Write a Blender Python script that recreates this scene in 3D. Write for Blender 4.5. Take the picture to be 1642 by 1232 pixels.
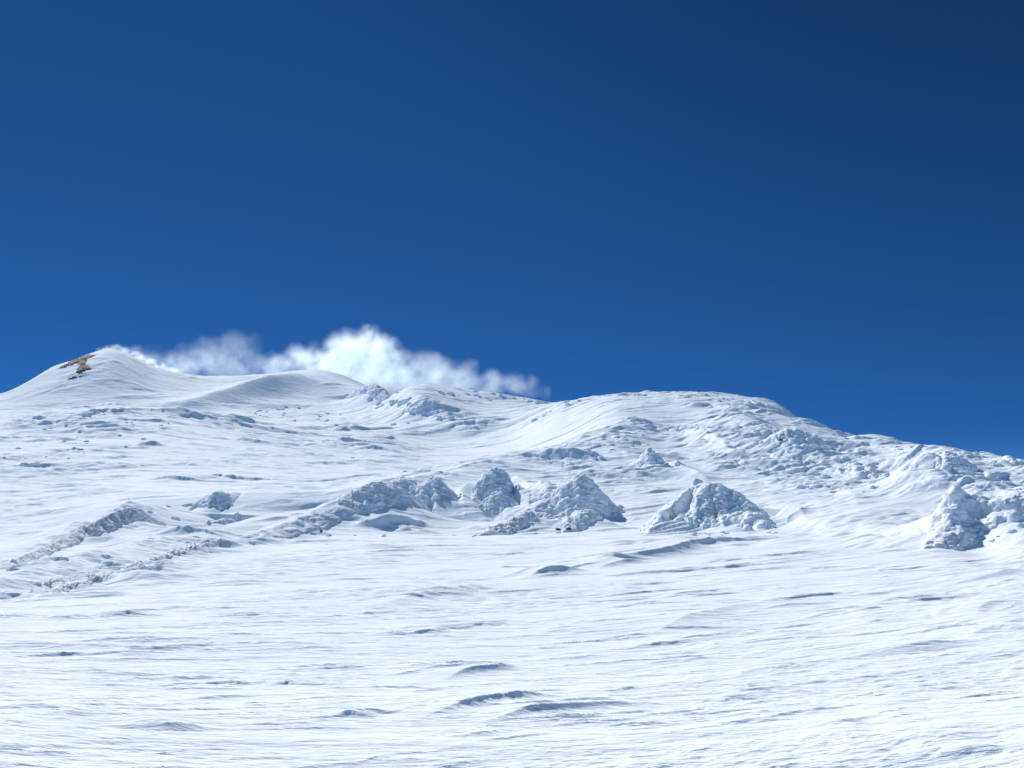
import bpy, math, random
import numpy as np
for o in list(bpy.data.objects): bpy.data.objects.remove(o)
S = bpy.context.scene
COL = S.collection
R = math.radians
rng = np.random.default_rng(11)
random.seed(5)

# ---------------------------------------------------------------- camera, sky, sun, exposure
PITCH = R(12.0); HFOV = R(54.0)
F = 821.0 / math.tan(HFOV / 2)
cd = bpy.data.cameras.new('camera'); cam = bpy.data.objects.new('camera', cd); COL.objects.link(cam)
cam.location = (0, 0, 0); cam.rotation_euler = (math.pi / 2 + PITCH, 0, 0)
cd.sensor_width = 36; cd.lens = 18 / math.tan(HFOV / 2); cd.clip_start = 0.05; cd.clip_end = 20000
S.camera = cam
SUN_AZ, SUN_EL = R(-28.0), R(37.0)          # azimuth clockwise from +Y
w = bpy.data.worlds.new('World'); S.world = w; w.use_nodes = True
nt = w.node_tree; nt.nodes.clear()
sky = nt.nodes.new('ShaderNodeTexSky'); sky.sky_type = 'NISHITA'; sky.sun_disc = False
sky.sun_elevation = SUN_EL; sky.sun_rotation = SUN_AZ % (2 * math.pi)
sky.altitude = 9000; sky.air_density = 1.0; sky.dust_density = 0.0; sky.ozone_density = 4.0
bg = nt.nodes.new('ShaderNodeBackground'); bg.inputs['Strength'].default_value = 0.10
wo = nt.nodes.new('ShaderNodeOutputWorld')
# deep polarised blue of thin high-mountain air
a_ = nt.nodes.new('ShaderNodeVectorMath'); a_.operation = 'SCALE'; a_.inputs['Scale'].default_value = 0.1
g_ = nt.nodes.new('ShaderNodeGamma'); g_.inputs[1].default_value = 0.88
m_ = nt.nodes.new('ShaderNodeVectorMath'); m_.operation = 'MULTIPLY'; m_.inputs[1].default_value = (1.12, 3.5, 5.7)
nt.links.new(sky.outputs[0], a_.inputs[0]); nt.links.new(a_.outputs[0], g_.inputs[0]); nt.links.new(g_.outputs[0], m_.inputs[0])
# pale sky glow added near the horizon and behind the camera as shadow fill
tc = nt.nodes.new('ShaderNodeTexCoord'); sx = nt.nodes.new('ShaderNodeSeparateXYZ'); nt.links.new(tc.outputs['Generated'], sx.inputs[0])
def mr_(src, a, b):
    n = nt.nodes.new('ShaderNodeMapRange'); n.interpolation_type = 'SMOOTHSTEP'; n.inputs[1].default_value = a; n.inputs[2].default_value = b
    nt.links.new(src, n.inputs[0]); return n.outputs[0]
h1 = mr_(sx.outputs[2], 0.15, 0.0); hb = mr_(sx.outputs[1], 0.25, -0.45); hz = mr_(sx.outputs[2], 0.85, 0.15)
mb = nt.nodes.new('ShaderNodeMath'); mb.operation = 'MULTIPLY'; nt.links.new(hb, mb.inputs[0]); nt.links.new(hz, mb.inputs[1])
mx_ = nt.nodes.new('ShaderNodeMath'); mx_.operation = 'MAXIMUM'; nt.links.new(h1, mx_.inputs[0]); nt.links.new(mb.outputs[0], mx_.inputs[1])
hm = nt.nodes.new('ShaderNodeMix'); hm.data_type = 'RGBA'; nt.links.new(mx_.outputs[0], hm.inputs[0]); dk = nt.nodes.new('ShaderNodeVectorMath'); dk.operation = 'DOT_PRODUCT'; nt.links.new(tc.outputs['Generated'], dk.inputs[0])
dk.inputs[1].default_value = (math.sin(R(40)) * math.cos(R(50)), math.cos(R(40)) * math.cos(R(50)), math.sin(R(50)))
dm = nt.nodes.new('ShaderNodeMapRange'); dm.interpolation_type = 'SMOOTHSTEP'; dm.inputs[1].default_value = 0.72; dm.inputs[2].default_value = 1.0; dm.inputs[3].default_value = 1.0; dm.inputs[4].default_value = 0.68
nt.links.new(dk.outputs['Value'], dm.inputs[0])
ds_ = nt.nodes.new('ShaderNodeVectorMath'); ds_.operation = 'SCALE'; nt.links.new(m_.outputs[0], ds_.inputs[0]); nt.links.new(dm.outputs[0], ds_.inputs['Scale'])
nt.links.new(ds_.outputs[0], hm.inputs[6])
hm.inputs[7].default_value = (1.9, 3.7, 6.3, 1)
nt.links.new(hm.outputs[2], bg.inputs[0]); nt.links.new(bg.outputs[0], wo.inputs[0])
sl = bpy.data.lights.new('sun', 'SUN'); sun = bpy.data.objects.new('sun', sl); COL.objects.link(sun)
sl.energy = 4.1; sl.angle = R(0.53); sl.color = (1.0, 0.985, 0.955)
from mathutils import Vector
sdir = Vector((math.sin(SUN_AZ) * math.cos(SUN_EL), math.cos(SUN_AZ) * math.cos(SUN_EL), math.sin(SUN_EL)))
sun.rotation_euler = sdir.to_track_quat('Z', 'Y').to_euler(); sun.location = sdir * 50
S.view_settings.view_transform = 'Standard'; S.view_settings.look = 'None'
S.view_settings.exposure = 0.44; S.view_settings.gamma = 1.0
S.render.engine = 'CYCLES'
S.cycles.max_bounces = 10; S.cycles.diffuse_bounces = 6; S.cycles.volume_bounces = 8
S.cycles.volume_step_rate = 1.0; S.cycles.volume_max_steps = 256

# ---------------------------------------------------------------- numpy noise
U = np.uint32
def hsh(ix, iy, iz, seed):
    h = (ix.astype(np.int64).astype(U) * U(374761393) + iy.astype(np.int64).astype(U) * U(668265263)
         + (iz.astype(np.int64).astype(U) * U(2147483647) if iz is not None else U(0)) + U(seed * 7919 + 13))
    h ^= h >> U(13); h *= U(1274126177); h ^= h >> U(16); h *= U(2246822519); h ^= h >> U(13)
    return h
ANG = (np.arange(256) * 2 * np.pi / 256).astype(np.float32)
GC, GS = np.cos(ANG), np.sin(ANG)
def perlin2(x, y, seed=0):
    x = np.asarray(x, np.float32); y = np.asarray(y, np.float32)
    xi = np.floor(x).astype(np.int32); yi = np.floor(y).astype(np.int32)
    xf = x - xi; yf = y - yi
    u = xf * xf * xf * (xf * (xf * 6 - 15) + 10); v = yf * yf * yf * (yf * (yf * 6 - 15) + 10)
    def g(a, b):
        h = (hsh(xi + a, yi + b, None, seed) & U(255)).astype(np.int32)
        return GC[h] * (xf - a) + GS[h] * (yf - b)
    n0 = g(0, 0); n1 = g(1, 0); a = n0 + u * (n1 - n0)
    n0 = g(0, 1); n1 = g(1, 1); b = n0 + u * (n1 - n0)
    return (a + v * (b - a)) * 1.5
def fbm2(x, y, seed, octs=4, gain=0.5):
    s = 0; a = 1.0; t = 0
    for o in range(octs):
        s = s + a * perlin2(x * 2**o, y * 2**o, seed + o * 17); t += a; a *= gain
    return s / t
G3 = rng.normal(size=(256, 3)).astype(np.float32); G3 /= np.linalg.norm(G3, axis=1)[:, None]
def perlin3(p, seed=0):
    pi = np.floor(p).astype(np.int32); f = (p - pi).astype(np.float32)
    u = f * f * f * (f * (f * 6 - 15) + 10)
    def g(a, b, c):
        h = (hsh(pi[:, 0] + a, pi[:, 1] + b, pi[:, 2] + c, seed) & U(255)).astype(np.int32)
        q = G3[h]
        return q[:, 0] * (f[:, 0] - a) + q[:, 1] * (f[:, 1] - b) + q[:, 2] * (f[:, 2] - c)
    def lx(b, c):
        m = g(0, b, c); n = g(1, b, c); return m + u[:, 0] * (n - m)
    a0 = lx(0, 0); a1 = lx(1, 0); a = a0 + u[:, 1] * (a1 - a0)
    b0 = lx(0, 1); b1 = lx(1, 1); b = b0 + u[:, 1] * (b1 - b0)
    return (a + u[:, 2] * (b - a)) * 1.5
def fbm3(p, seed, octs=4):
    s = 0; a = 1.0
    for o in range(octs):
        s = s + a * perlin3(p * 2**o, seed + o * 11); a *= 0.5
    return s / 1.9
def worley3(p, seed=0):
    pi = np.floor(p).astype(np.int32); best = np.full(len(p), 9.0, np.float32)
    for a in (-1, 0, 1):
        for b in (-1, 0, 1):
            for c in (-1, 0, 1):
                h = hsh(pi[:, 0] + a, pi[:, 1] + b, pi[:, 2] + c, seed)
                ox = (h & U(1023)).astype(np.float32) / 1023; oy = ((h >> U(10)) & U(1023)).astype(np.float32) / 1023
                oz = ((h >> U(20)) & U(1023)).astype(np.float32) / 1023
                dx = pi[:, 0] + a + ox - p[:, 0]; dy = pi[:, 1] + b + oy - p[:, 1]; dz = pi[:, 2] + c + oz - p[:, 2]
                best = np.minimum(best, dx * dx + dy * dy + dz * dz)
    return np.sqrt(best)
def worley2(x, y, seed=0):
    xi = np.floor(x).astype(np.int32); yi = np.floor(y).astype(np.int32); best = np.full(x.shape, 9.0, np.float32)
    for a in (-1, 0, 1):
        for b in (-1, 0, 1):
            h = hsh(xi + a, yi + b, None, seed)
            ox = (h & U(1023)).astype(np.float32) / 1023; oy = ((h >> U(10)) & U(1023)).astype(np.float32) / 1023
            dx = xi + a + ox - x; dy = yi + b + oy - y
            best = np.minimum(best, dx * dx + dy * dy)
    return np.sqrt(best)
def dashes(x, y, lam, wmin, seed, prob=0.5):
    """scattered wind-cut scarps: steep on the near side, long soft back; unit height"""
    cx_, cy_ = lam * 3.0, lam * 1.1
    u = x / cx_; v = y / cy_
    xi = np.floor(u).astype(np.int32); yi = np.floor(v).astype(np.int32); out = np.zeros(x.shape, np.float32)
    for a in (-1, 0, 1):
        for b in (-1, 0, 1):
            h = hsh(xi + a, yi + b, None, seed)
            r1 = (h & U(255)).astype(np.float32) / 255; r2 = ((h >> U(8)) & U(255)).astype(np.float32) / 255
            r3 = ((h >> U(16)) & U(255)).astype(np.float32) / 255; r4 = ((h >> U(24)) & U(255)).astype(np.float32) / 255
            dx = (x - (xi + a + r1) * cx_) / lam; dy = (y - (yi + b + r2) * cy_) / lam
            L_ = 0.5 + 1.9 * r3 * r3
            q_ = dx / L_
            dy = dy + (r1 - 0.4) * 0.22 * q_ * q_ * L_ + (r4 - .5) * .25 * dx
            t_ = np.clip(1 - q_ * q_, 0, 1)
            pr = np.where(dy < 0, np.exp(np.maximum(dy / wmin, -30)), np.exp(-dy / (0.22 + 0.3 * r2)) )
            out += np.where(r4 < prob, (0.35 + 0.65 * r3) * t_ * pr, 0)
    return out
def sstep(a, b, x):
    t = np.clip((x - a) / (b - a), 0, 1); return t * t * (3 - 2 * t)
def pchip(xk, yk, x):
    """monotone cubic; xk (n,), yk (n, m) -> (len(x), m)"""
    h = np.diff(xk)[:, None]; dl = np.diff(yk, axis=0) / h
    m = np.zeros_like(yk)
    w1 = 2 * h[1:] + h[:-1]; w2 = h[1:] + 2 * h[:-1]
    ok = dl[:-1] * dl[1:] > 0
    with np.errstate(divide='ignore', invalid='ignore'):
        hm = (w1 + w2) / (w1 / dl[:-1] + w2 / dl[1:])
    m[1:-1] = np.where(ok, hm, 0); m[0] = dl[0]; m[-1] = dl[-1]
    i = np.clip(np.searchsorted(xk, x) - 1, 0, len(xk) - 2)
    t = ((x - xk[i]) / (xk[i + 1] - xk[i])); t = np.clip(t, 0, 1)[:, None]; hh = (xk[i + 1] - xk[i])[:, None]
    return ((1 + 2 * t) * (1 - t)**2 * yk[i] + t * (1 - t)**2 * hh * m[i] + t * t * (3 - 2 * t) * yk[i + 1] + t * t * (t - 1) * hh * m[i + 1])

# ---------------------------------------------------------------- surveying: bearing + distance -> place
def ray(px, py, d):
    xc = (np.asarray(px, float) - 821) / F; yc = (616 - np.asarray(py, float)) / F
    X = xc; Y = math.cos(PITCH) - yc * math.sin(PITCH); Z = math.sin(PITCH) + yc * math.cos(PITCH)
    s = d / np.hypot(X, Y)
    return X * s, Y * s, Z * s

# ---------------------------------------------------------------- terrain: large shape (real distances in metres)
LV = np.array([6.5, 13, 20, 32, 48, 75, 110, 150, 200, 300, 450, 650, 900, 1200, 1600, 3000.])
TAB = {
 -500: [1240, 1090, 1015, 975, 950, 925, 900, 872, 838, 790, 740, 705, 705, 690, 720, 780],
 0:   [1232, 1085, 1012, 965, 938, 912, 880, 848, 812, 765, 708, 672, 672, 632, 660, 740],
 90:   [1232, 1084, 1010, 962, 933, 905, 868, 838, 804, 760, 704, 660, 668, 588, 630, 730],
 140: [1232, 1083, 1008, 959, 929, 900, 858, 829, 798, 757, 702, 655, 665, 570, 616, 724],
 180:   [1232, 1083, 1006, 957, 926, 896, 850, 822, 794, 755, 700, 652, 664, 560, 610, 720],
 210: [1232, 1083, 1005, 955, 924, 893, 845, 820, 792, 753, 700, 653, 663, 570, 616, 720],
 250:   [1232, 1083, 1004, 953, 921, 890, 840, 818, 790, 752, 700, 654, 662, 590, 630, 720],
 330:   [1232, 1082, 1002, 949, 916, 884, 838, 818, 792, 752, 704, 665, 662, 604, 640, 720],
 430:   [1232, 1080, 1000, 944, 909, 876, 846, 822, 795, 755, 712, 686, 662, 600, 640, 720],
 510:  [1232, 1080, 1000, 942, 904, 872, 856, 834, 802, 758, 718, 692, 662, 593, 640, 720],
 600:  [1232, 1080, 1000, 940, 900, 868, 852, 830, 797, 758, 720, 694, 664, 624, 660, 720],
 700: [1232, 1080, 1000, 939, 899, 866, 852, 828, 795, 762, 731, 704, 629, 650, 680, 720],
 800: [1232, 1080, 1000, 938, 898, 865, 850, 825, 790, 760, 727, 690, 635, 660, 690, 720],
 900: [1232, 1080,  999, 936, 896, 862, 847, 820, 783, 742, 700, 650, 650, 680, 700, 730],
 1000: [1232, 1080,  998, 935, 893, 858, 843, 815, 775, 718, 664, 633, 655, 690, 710, 740],
 1100: [1232, 1079,  997, 933, 891, 855, 836, 806, 774, 728, 672, 631, 660, 690, 710, 740],
 1200: [1232, 1078,  995, 930, 888, 852, 830, 798, 768, 724, 668, 638, 670, 700, 720, 740],
 1240: [1232, 1077, 994, 929, 886, 848, 824, 795, 767, 723, 672, 646, 690, 705, 720, 745],
 1300: [1232, 1077,  993, 928, 884, 843, 818, 792, 766, 722, 680, 690, 710, 720, 730, 750],
 1400: [1232, 1075,  990, 925, 878, 828, 808, 790, 760, 702, 720, 740, 745, 750, 755, 770],
 1500: [1232, 1073, 986, 921, 874, 830, 776, 750, 722, 730, 750, 760, 760, 765, 770, 780],
 1570: [1232, 1072, 983, 918, 882, 826, 780, 732, 735, 760, 770, 770, 770, 775, 780, 785],
 1642: [1232, 1070, 980, 914, 868, 812, 774, 749, 765, 780, 790, 790, 790, 790, 790, 790],
 2150: [1225, 1060,  970, 900, 860, 840, 830, 825, 830, 830, 830, 830, 830, 830, 830, 830],
}
cols = sorted(TAB)
AZK = []; QK = []
for li, d in enumerate(LV):
    pxs = np.array(cols, float); pys = np.array([TAB[c][li] for c in cols], float)
    X, Y, Z = ray(pxs, pys, d)
    AZK.append(np.arctan2(X, Y)); QK.append((Z + 1.6) / d)
NA = 1320
az_in = np.linspace(R(-29.5), R(29.5), NA)
side = []; a = R(29.5); st = az_in[1] - az_in[0]
while a < math.pi - 0.04:
    st = min(st * 1.12, 0.06); a += st; side.append(a)
side = np.array([s for s in side if s < math.pi])
AZ = np.concatenate([-side[::-1], az_in, side])
dl = [0.4]
while dl[-1] < 3000:
    d = dl[-1]
    k = 0.03 if d < 3 else ((0.006 if d < 6 else 0.0019) if d < 45 else (0.0021 if d < 1260 else 0.03))
    dl.append(d * (1 + k))
D = np.array(dl)
# rows of the table -> all azimuths
Q = np.zeros((len(LV) + 2, len(AZ)))
for li in range(len(LV)):
    q = pchip(AZK[li], QK[li][:, None], np.clip(AZ, AZK[li][0], AZK[li][-1]))[:, 0]
    behind = sstep(R(45), R(120), np.abs(AZ))
    Q[li + 2] = q * (1 - behind) + (-0.16 if LV[li] < 700 else -0.12) * behind
Q[0] = Q[2] * 0.4; Q[1] = Q[2] * 0.9
LVX = np.log(np.concatenate([[0.35, 3.0], LV]))
q = pchip(LVX, Q, np.log(D))
DD, AA = np.meshgrid(D, AZ, indexing='ij')
def blur(a, n, axis):
    k = np.hanning(n + 2)[1:-1]; k /= k.sum()
    pad = [(0, 0), (0, 0)]; pad[axis] = (n // 2, n // 2)
    b = np.pad(a, pad, mode='edge'); out = np.zeros_like(a)
    for i in range(n):
        sl_ = [slice(None), slice(None)]; sl_[axis] = slice(i, i + a.shape[axis]); out += k[i] * b[tuple(sl_)]
    return out
q = blur(q, 21, 1); q = blur(q, 41, 0)
Z = (q * DD - 1.6).astype(np.float32)
X = (DD * np.sin(AA)).astype(np.float32); Y = (DD * np.cos(AA)).astype(np.float32)
del q
i_in = len(side)                                   # first fine column
def zat(x, y):
    """terrain height by bilinear lookup"""
    x = np.asarray(x, float); y = np.asarray(y, float)
    d = np.clip(np.hypot(x, y), D[0], D[-1] * 0.999); a = np.arctan2(x, y)
    i = np.clip(np.searchsorted(D, d) - 1, 0, len(D) - 2); j = np.clip(np.searchsorted(AZ, a) - 1, 0, len(AZ) - 2)
    ti = (d - D[i]) / (D[i + 1] - D[i]); tj = (a - AZ[j]) / (AZ[j + 1] - AZ[j])
    return (Z[i, j] * (1 - ti) * (1 - tj) + Z[i + 1, j] * ti * (1 - tj) + Z[i, j + 1] * (1 - ti) * tj + Z[i + 1, j + 1] * ti * tj)
def hitd(px, py, Zg=None):
    """distance at which the sight line first meets the ground"""
    Zg = Z if Zg is None else Zg
    x, y, z = ray(px, py, 1.0); a = float(np.arctan2(x, y)); j = int(np.clip(np.searchsorted(AZ, a), 0, len(AZ) - 1))
    te = Zg[:, j] / D; k = np.nonzero((te >= float(z)) & (D > 4))[0]
    return float(D[k[0]]) if len(k) else 600.0
def polydist(P, x, y):
    """signed distance (+ = far side), parameter 0..n-1, end overshoot"""
    best = np.full(x.shape, 1e9, np.float32); sg = np.zeros_like(best); tt = np.zeros_like(best)
    n = len(P)
    for k in range(n - 1):
        ax, ay = P[k]; bx, by = P[k + 1]
        ex, ey = bx - ax, by - ay; L2 = ex * ex + ey * ey
        t0 = ((x - ax) * ex + (y - ay) * ey) / L2
        t = np.clip(t0, 0, 1)
        dx = x - ax - t * ex; dy = y - ay - t * ey; dd = np.hypot(dx, dy)
        s = np.sign(ex * dy - ey * dx)
        m = dd < best
        best = np.where(m, dd, best); sg = np.where(m, s, sg); tt = np.where(m, k + t, tt)
    return best * sg, tt
def ridge(pts, wn, wf, amp=None, taper=0.25, p=1.5, jit=0.0):
    """crest through (px,py,d) points; amp None = crest height taken from the sight line, else metres"""
    global Z
    pts = [(p_[0], p_[1], p_[2] if len(p_) > 2 else hitd(p_[0], p_[1])) for p_ in pts]
    P = []; A = []
    for i, (px, py, d) in enumerate(pts):
        x, y, z = ray(px, py, d); P.append((float(x), float(y)))
        A.append(float(z - zat(x, y)) if amp is None else (amp[i] if hasattr(amp, '__len__') else amp))
    dmin = min(p_[2] for p_ in pts) - 3 * wn; dmax = max(p_[2] for p_ in pts) + 3 * wf
    i0 = max(0, np.searchsorted(D, max(dmin, 0.5)) - 1); i1 = np.searchsorted(D, dmax)
    x = X[i0:i1]; y = Y[i0:i1]
    if jit:
        L = wn + wf
        x = x + jit * L * perlin2(x / L / 1.5, y / L / 1.5, 77); y = y + jit * L * perlin2(x / L / 1.5, y / L / 1.5, 78)
    s, t = polydist(P, x, y)
    av = np.interp(t, np.arange(len(A)), A)
    n = len(P) - 1
    if taper: av = av * sstep(0, taper, t / n) * sstep(0, taper, 1 - t / n)
    wv = np.where(s < 0, wn, wf)
    Z[i0:i1] += (av * np.exp(-(np.abs(s) / wv)**p)).astype(np.float32)

# long spurs and shoulders
ridge([(560, 786, 120), (640, 772, 150), (740, 755, 185), (830, 727, 230), (930, 703, 300), (1060, 680, 410), (1110, 668, 500)], 26, 30, taper=0.08, p=1.3)
ridge([(1050, 765, 180), (1130, 712, 250), (1170, 690, 330), (1185, 672, 420)], 14, 22, amp=[1, 3, 4, 2], taper=0.2)
ridge([(1130, 655, 480), (1190, 700, 360), (1260, 740, 260), (1330, 768, 190)], 12, 16, amp=[1, 4, 4, 1.5], taper=0.2)
ridge([(-60, 925, 62), (60, 878, 78), (140, 840, 90), (205, 813, 100), (222, 809, 106)], 5.5, 9, taper=0.06, p=1.2)
ridge([(-60, 975, 36), (60, 955, 44), (150, 930, 54), (240, 902, 66), (345, 872, 82), (440, 862, 90)], 3.0, 6, amp=[0.6, .9, 1.2, 1.1, .9, 0.4], taper=0.1, p=1.2)
ridge([(270, 648, 900), (350, 628, 960), (430, 612, 1030), (500, 600, 1100)], 28, 40, amp=[6, 16, 18, 6], taper=0.15)
ridge([(560, 612, 1150), (620, 645, 900), (690, 660, 720), (760, 690, 600)], 26, 40, amp=[4, 16, 14, 5], taper=0.15)
ridge([(1290, 828, 88), (1370, 797, 88), (1450, 765, 92), (1530, 737, 105), (1572, 718, 130)], 9, 7, taper=0.1, p=1.6)
# drift dunes in the plain: soft back, steep front
for pts, wn, wf, amp in [
    ([(965, 901, 41), (1020, 893, 44), (1090, 883, 50), (1170, 872, 58), (1245, 862, 66)], 0.5, 4.5, [.25, .5, .6, .55, .3]),
    ([(850, 921, 35), (900, 912, 37), (960, 905, 40)], 0.35, 3.0, [.15, .38, .3]),
    ([(930, 906, 39), (1000, 899, 42), (1060, 897, 44)], 0.3, 2.5, [.15, .25, .2]),
    ([(640, 1168, 8.2), (740, 1150, 8.9), (850, 1132, 9.8), (960, 1115, 10.6)], 0.10, .9, [.04, .09, .1, .06]),
    ([(700, 1180, 7.9), (860, 1158, 8.7), (1000, 1140, 9.3), (1120, 1133, 9.7)], 0.10, .9, [.03, .09, .07, .05]),
    ([(505, 1162, 8.5), (560, 1163, 8.4), (620, 1162, 8.4)], 0.06, .5, [.04, .06, .04]),
    ([(700, 1095, 12), (770, 1080, 13), (860, 1063, 14)], 0.14, .8, [.05, .11, .08]),
    ([(1440, 1225, 6.7), (1540, 1220, 6.8), (1660, 1216, 6.9)], 0.06, 1.2, [.02, .035, .03]),
    ([(1260, 1195, 7.4), (1360, 1190, 7.5), (1440, 1186, 7.6)], 0.05, .7, [.015, .025, .015]),
    ([(1430, 972, 26), (1560, 948, 30), (1660, 935, 33)], 0.4, 4, [.05, .14, .15]),
    ([(1500, 1012, 18.5), (1600, 985, 21), (1680, 975, 22)], 0.3, 2.5, [.04, .11, .10]),
    ([(1500, 1048, 15.5), (1610, 1030, 17), (1680, 1022, 17)], 0.25, 2.0, [.04, .08, .07]),
    ([(-80, 962, 36), (40, 972, 33), (170, 972, 33), (260, 966, 34)], 0.4, 5, [.22, .18, .14, .06]),
    ([(140, 998, 23), (200, 1000, 22.6), (270, 996, 23)], 0.16, 1.4, [.05, .12, .06]),
    ([(150, 1178, 8), (240, 1182, 7.9), (330, 1176, 8)], 0.08, .8, [.03, .06, .03]),
    ([(560, 990, 21), (700, 955, 28), (800, 930, 33)], 0.8, 4, [.1, .22, .15]),
    ([(980, 1030, 16), (1120, 990, 20), (1280, 960, 26)], 0.6, 3, [.06, .16, .14]),
    ([(1290, 1068, 13.5), (1420, 1050, 15), (1540, 1035, 16)], 0.3, 2, [.04, .1, .08]),
]:
    ridge(pts, wn * 0.7, wf * 1.15, amp=[a_ * 0.86 for a_ in amp], taper=0.42, p=1.1, jit=0.22)



# ---------------------------------------------------------------- mounds and outcrops: where they stand (built further down)
SPEC = {}
def sp(*a, **k): return (a, k)
SPEC['centre'] = sp('snow_mound', 'long snow mound left of centre, smooth on its left side and crusted at its crest', 'snow mound',
    [(365, 868), (420, 851), (480, 829), (530, 806), (570, 785), (600, 773), (635, 781), (665, 800), (690, 828), (712, 850)], 86, 7.5, 9, 1.6,
    [(365, 0.1), (480, 0.12), (550, 0.35), (590, 0.9), (650, 1.0), (712, 0.8)], seed=3, pf=(1.5, 1.0))
SPEC['front_clump'] = sp('rime_mound', 'crusted clump at the foot of the long mound, left of the smooth scooped drift', 'rime mound',
    [(462, 853), (480, 842), (505, 827), (530, 822), (555, 826), (575, 838), (590, 852)], 75, 3.6, 3.5, 1.15, seed=8, pf=(2, .8))
SPEC['lens'] = sp('rime_mound', 'low oval crusted lump on the right flank of the long mound', 'rime mound',
    [(600, 836), (625, 826), (655, 816), (680, 822), (697, 836)], 79, 2.4, 3, 0.9, seed=12)
SPEC['left_of_tail'] = sp('rime_mound', 'rounded crusted outcrop just behind the long mound, with a bright drift running from its right', 'rime mound',
    [(660, 800), (672, 782), (695, 769), (708, 773), (718, 786), (738, 802)], 100, 4, 4, 1.6, seed=15, pf=(2, .8))
SPEC['cap'] = sp('rime_mound', 'small crusted cap on the top of the long mound', 'rime mound',
    [(615, 783), (628, 771), (645, 768), (660, 776), (672, 790)], 93, 3, 3, 1.0, seed=16)
SPEC['horn'] = sp('rime_mound', 'blunt crusted horn with a long smooth snow tail falling to its right', 'rime mound',
    [(758, 800), (772, 775), (788, 757), (800, 750), (811, 758), (817, 778), (822, 800)], 98, 4.5, 3, 1.7, seed=21, pf=(2.2, .75))
SPEC['horn_foot'] = sp('rime_mound', 'low crusted lump at the foot of the blunt horn', 'rime mound',
    [(768, 812), (785, 797), (805, 794), (825, 802), (838, 812)], 90, 3, 3, 1.1, seed=22)
SPEC['shield'] = sp('rime_mound', 'broad hooded mound in the middle with a dark overhung front and a smooth left slope', 'rime mound',
    [(760, 845), (810, 830), (850, 814), (885, 796), (905, 778), (930, 763), (945, 768), (962, 786), (980, 808), (996, 828)], 83, 4.5, 7, 1.3,
    [(760, .15), (840, .3), (880, .8), (1000, 1)], seed=27, pf=(2.4, .7))
SPEC['shield_front'] = sp('rime_mound', 'crusted dome in front of the hooded mound', 'rime mound',
    [(898, 852), (910, 836), (930, 820), (950, 816), (963, 828), (968, 848)], 75.5, 2.6, 2.6, 1.1, seed=30, pf=(2.3, .7))
SPEC['shield_left'] = sp('rime_mound', 'ragged crusted bank below the left slope of the hooded mound', 'rime mound',
    [(770, 858), (800, 846), (825, 830), (845, 820), (860, 828), (872, 850)], 75, 3.2, 4, 1.0, seed=33, pf=(1.8, .9))
SPEC['big'] = sp('rime_mound', 'largest crusted mound right of centre, its top rounded like a cap', 'rime mound',
    [(1030, 852), (1045, 838), (1062, 818), (1085, 800), (1110, 784), (1128, 775), (1150, 777), (1165, 786), (1185, 798), (1205, 812), (1225, 830), (1240, 848)], 83, 8.5, 6, 1.5,
    seed=41, pf=(1.7, .85))
SPEC['big_front'] = sp('rime_mound', 'bulging overhung lump at the front of the largest mound', 'rime mound',
    [(1078, 850), (1093, 832), (1115, 820), (1135, 824), (1150, 838), (1160, 850)], 74, 2.6, 3, 1.3, seed=44, pf=(2.6, .6))
SPEC['big_right'] = sp('rime_mound', 'bulging lump at the right foot of the largest mound', 'rime mound',
    [(1168, 850), (1180, 830), (1200, 822), (1222, 830), (1243, 848)], 76, 2.6, 3, 1.2, seed=47, pf=(2.6, .6))
SPEC['crag'] = sp('rime_crag', 'broad shaded crusted crag running off the right edge of the photo', 'crag',
    [(1472, 878), (1490, 862), (1510, 838), (1533, 814), (1558, 800), (1590, 804), (1620, 796), (1650, 786), (1710, 782), (1780, 800), (1850, 850)], 60, 6, 5, 1.6, seed=52, pf=(2.2, .7))
SPEC['crag_front'] = sp('rime_crag', 'lower knobbly lump at the left foot of the shaded crag', 'crag',
    [(1478, 880), (1496, 862), (1520, 846), (1548, 842), (1572, 856), (1590, 876)], 56, 3, 3, 1.0, seed=57, pf=(2.4, .6))
SPEC['spike'] = sp('rime_rock', 'lone upright rime-plastered rock on the open slope, leaning left above its tail', 'rock',
    [(1022, 757), (1031, 742), (1036, 727), (1044, 721), (1051, 728), (1058, 742), (1072, 756)], 150, 4, 3, 2.0, seed=61, pf=(2.2, .7), res=.1)
SPEC['knob'] = sp('rime_rock', 'rounded crusted knob on the right shoulder just below the skyline', 'rock',
    [(1497, 764), (1503, 745), (1515, 733), (1530, 731), (1545, 738), (1558, 748), (1566, 762)], 104, 4, 4, 1.6, seed=64, pf=(2.3, .7))
SPEC['lb1'] = sp('rime_boulder', 'largest lone boulder on the left snowfield, flat-topped', 'boulder',
    [(319, 813), (324, 801), (335, 797), (345, 789), (357, 790), (366, 800), (373, 813)], 104, 2.4, 2.4, 1.1, seed=71, pf=(2.6, .6))
SPEC['lb2'] = sp('rime_boulder', 'low long boulder below the flat-topped one on the left snowfield', 'boulder',
    [(328, 846), (340, 838), (358, 833), (374, 834), (385, 843)], 88, 1.6, 1.6, .7, seed=73, pf=(2.4, .7))
SPEC['ll'] = sp('snow_ridge', 'long snow ridge on the left climbing to a crusted point', 'snow ridge',
    [(-60, 922), (0, 902), (60, 879), (110, 856), (150, 836), (185, 819), (210, 811), (226, 816), (244, 828), (266, 846)], 88, 6, 8, 1.1,
    [(-60, .3), (130, .5), (165, .8), (230, 1)], seed=76, pf=(1.2, 1.5), lift=-0.08)
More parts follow.
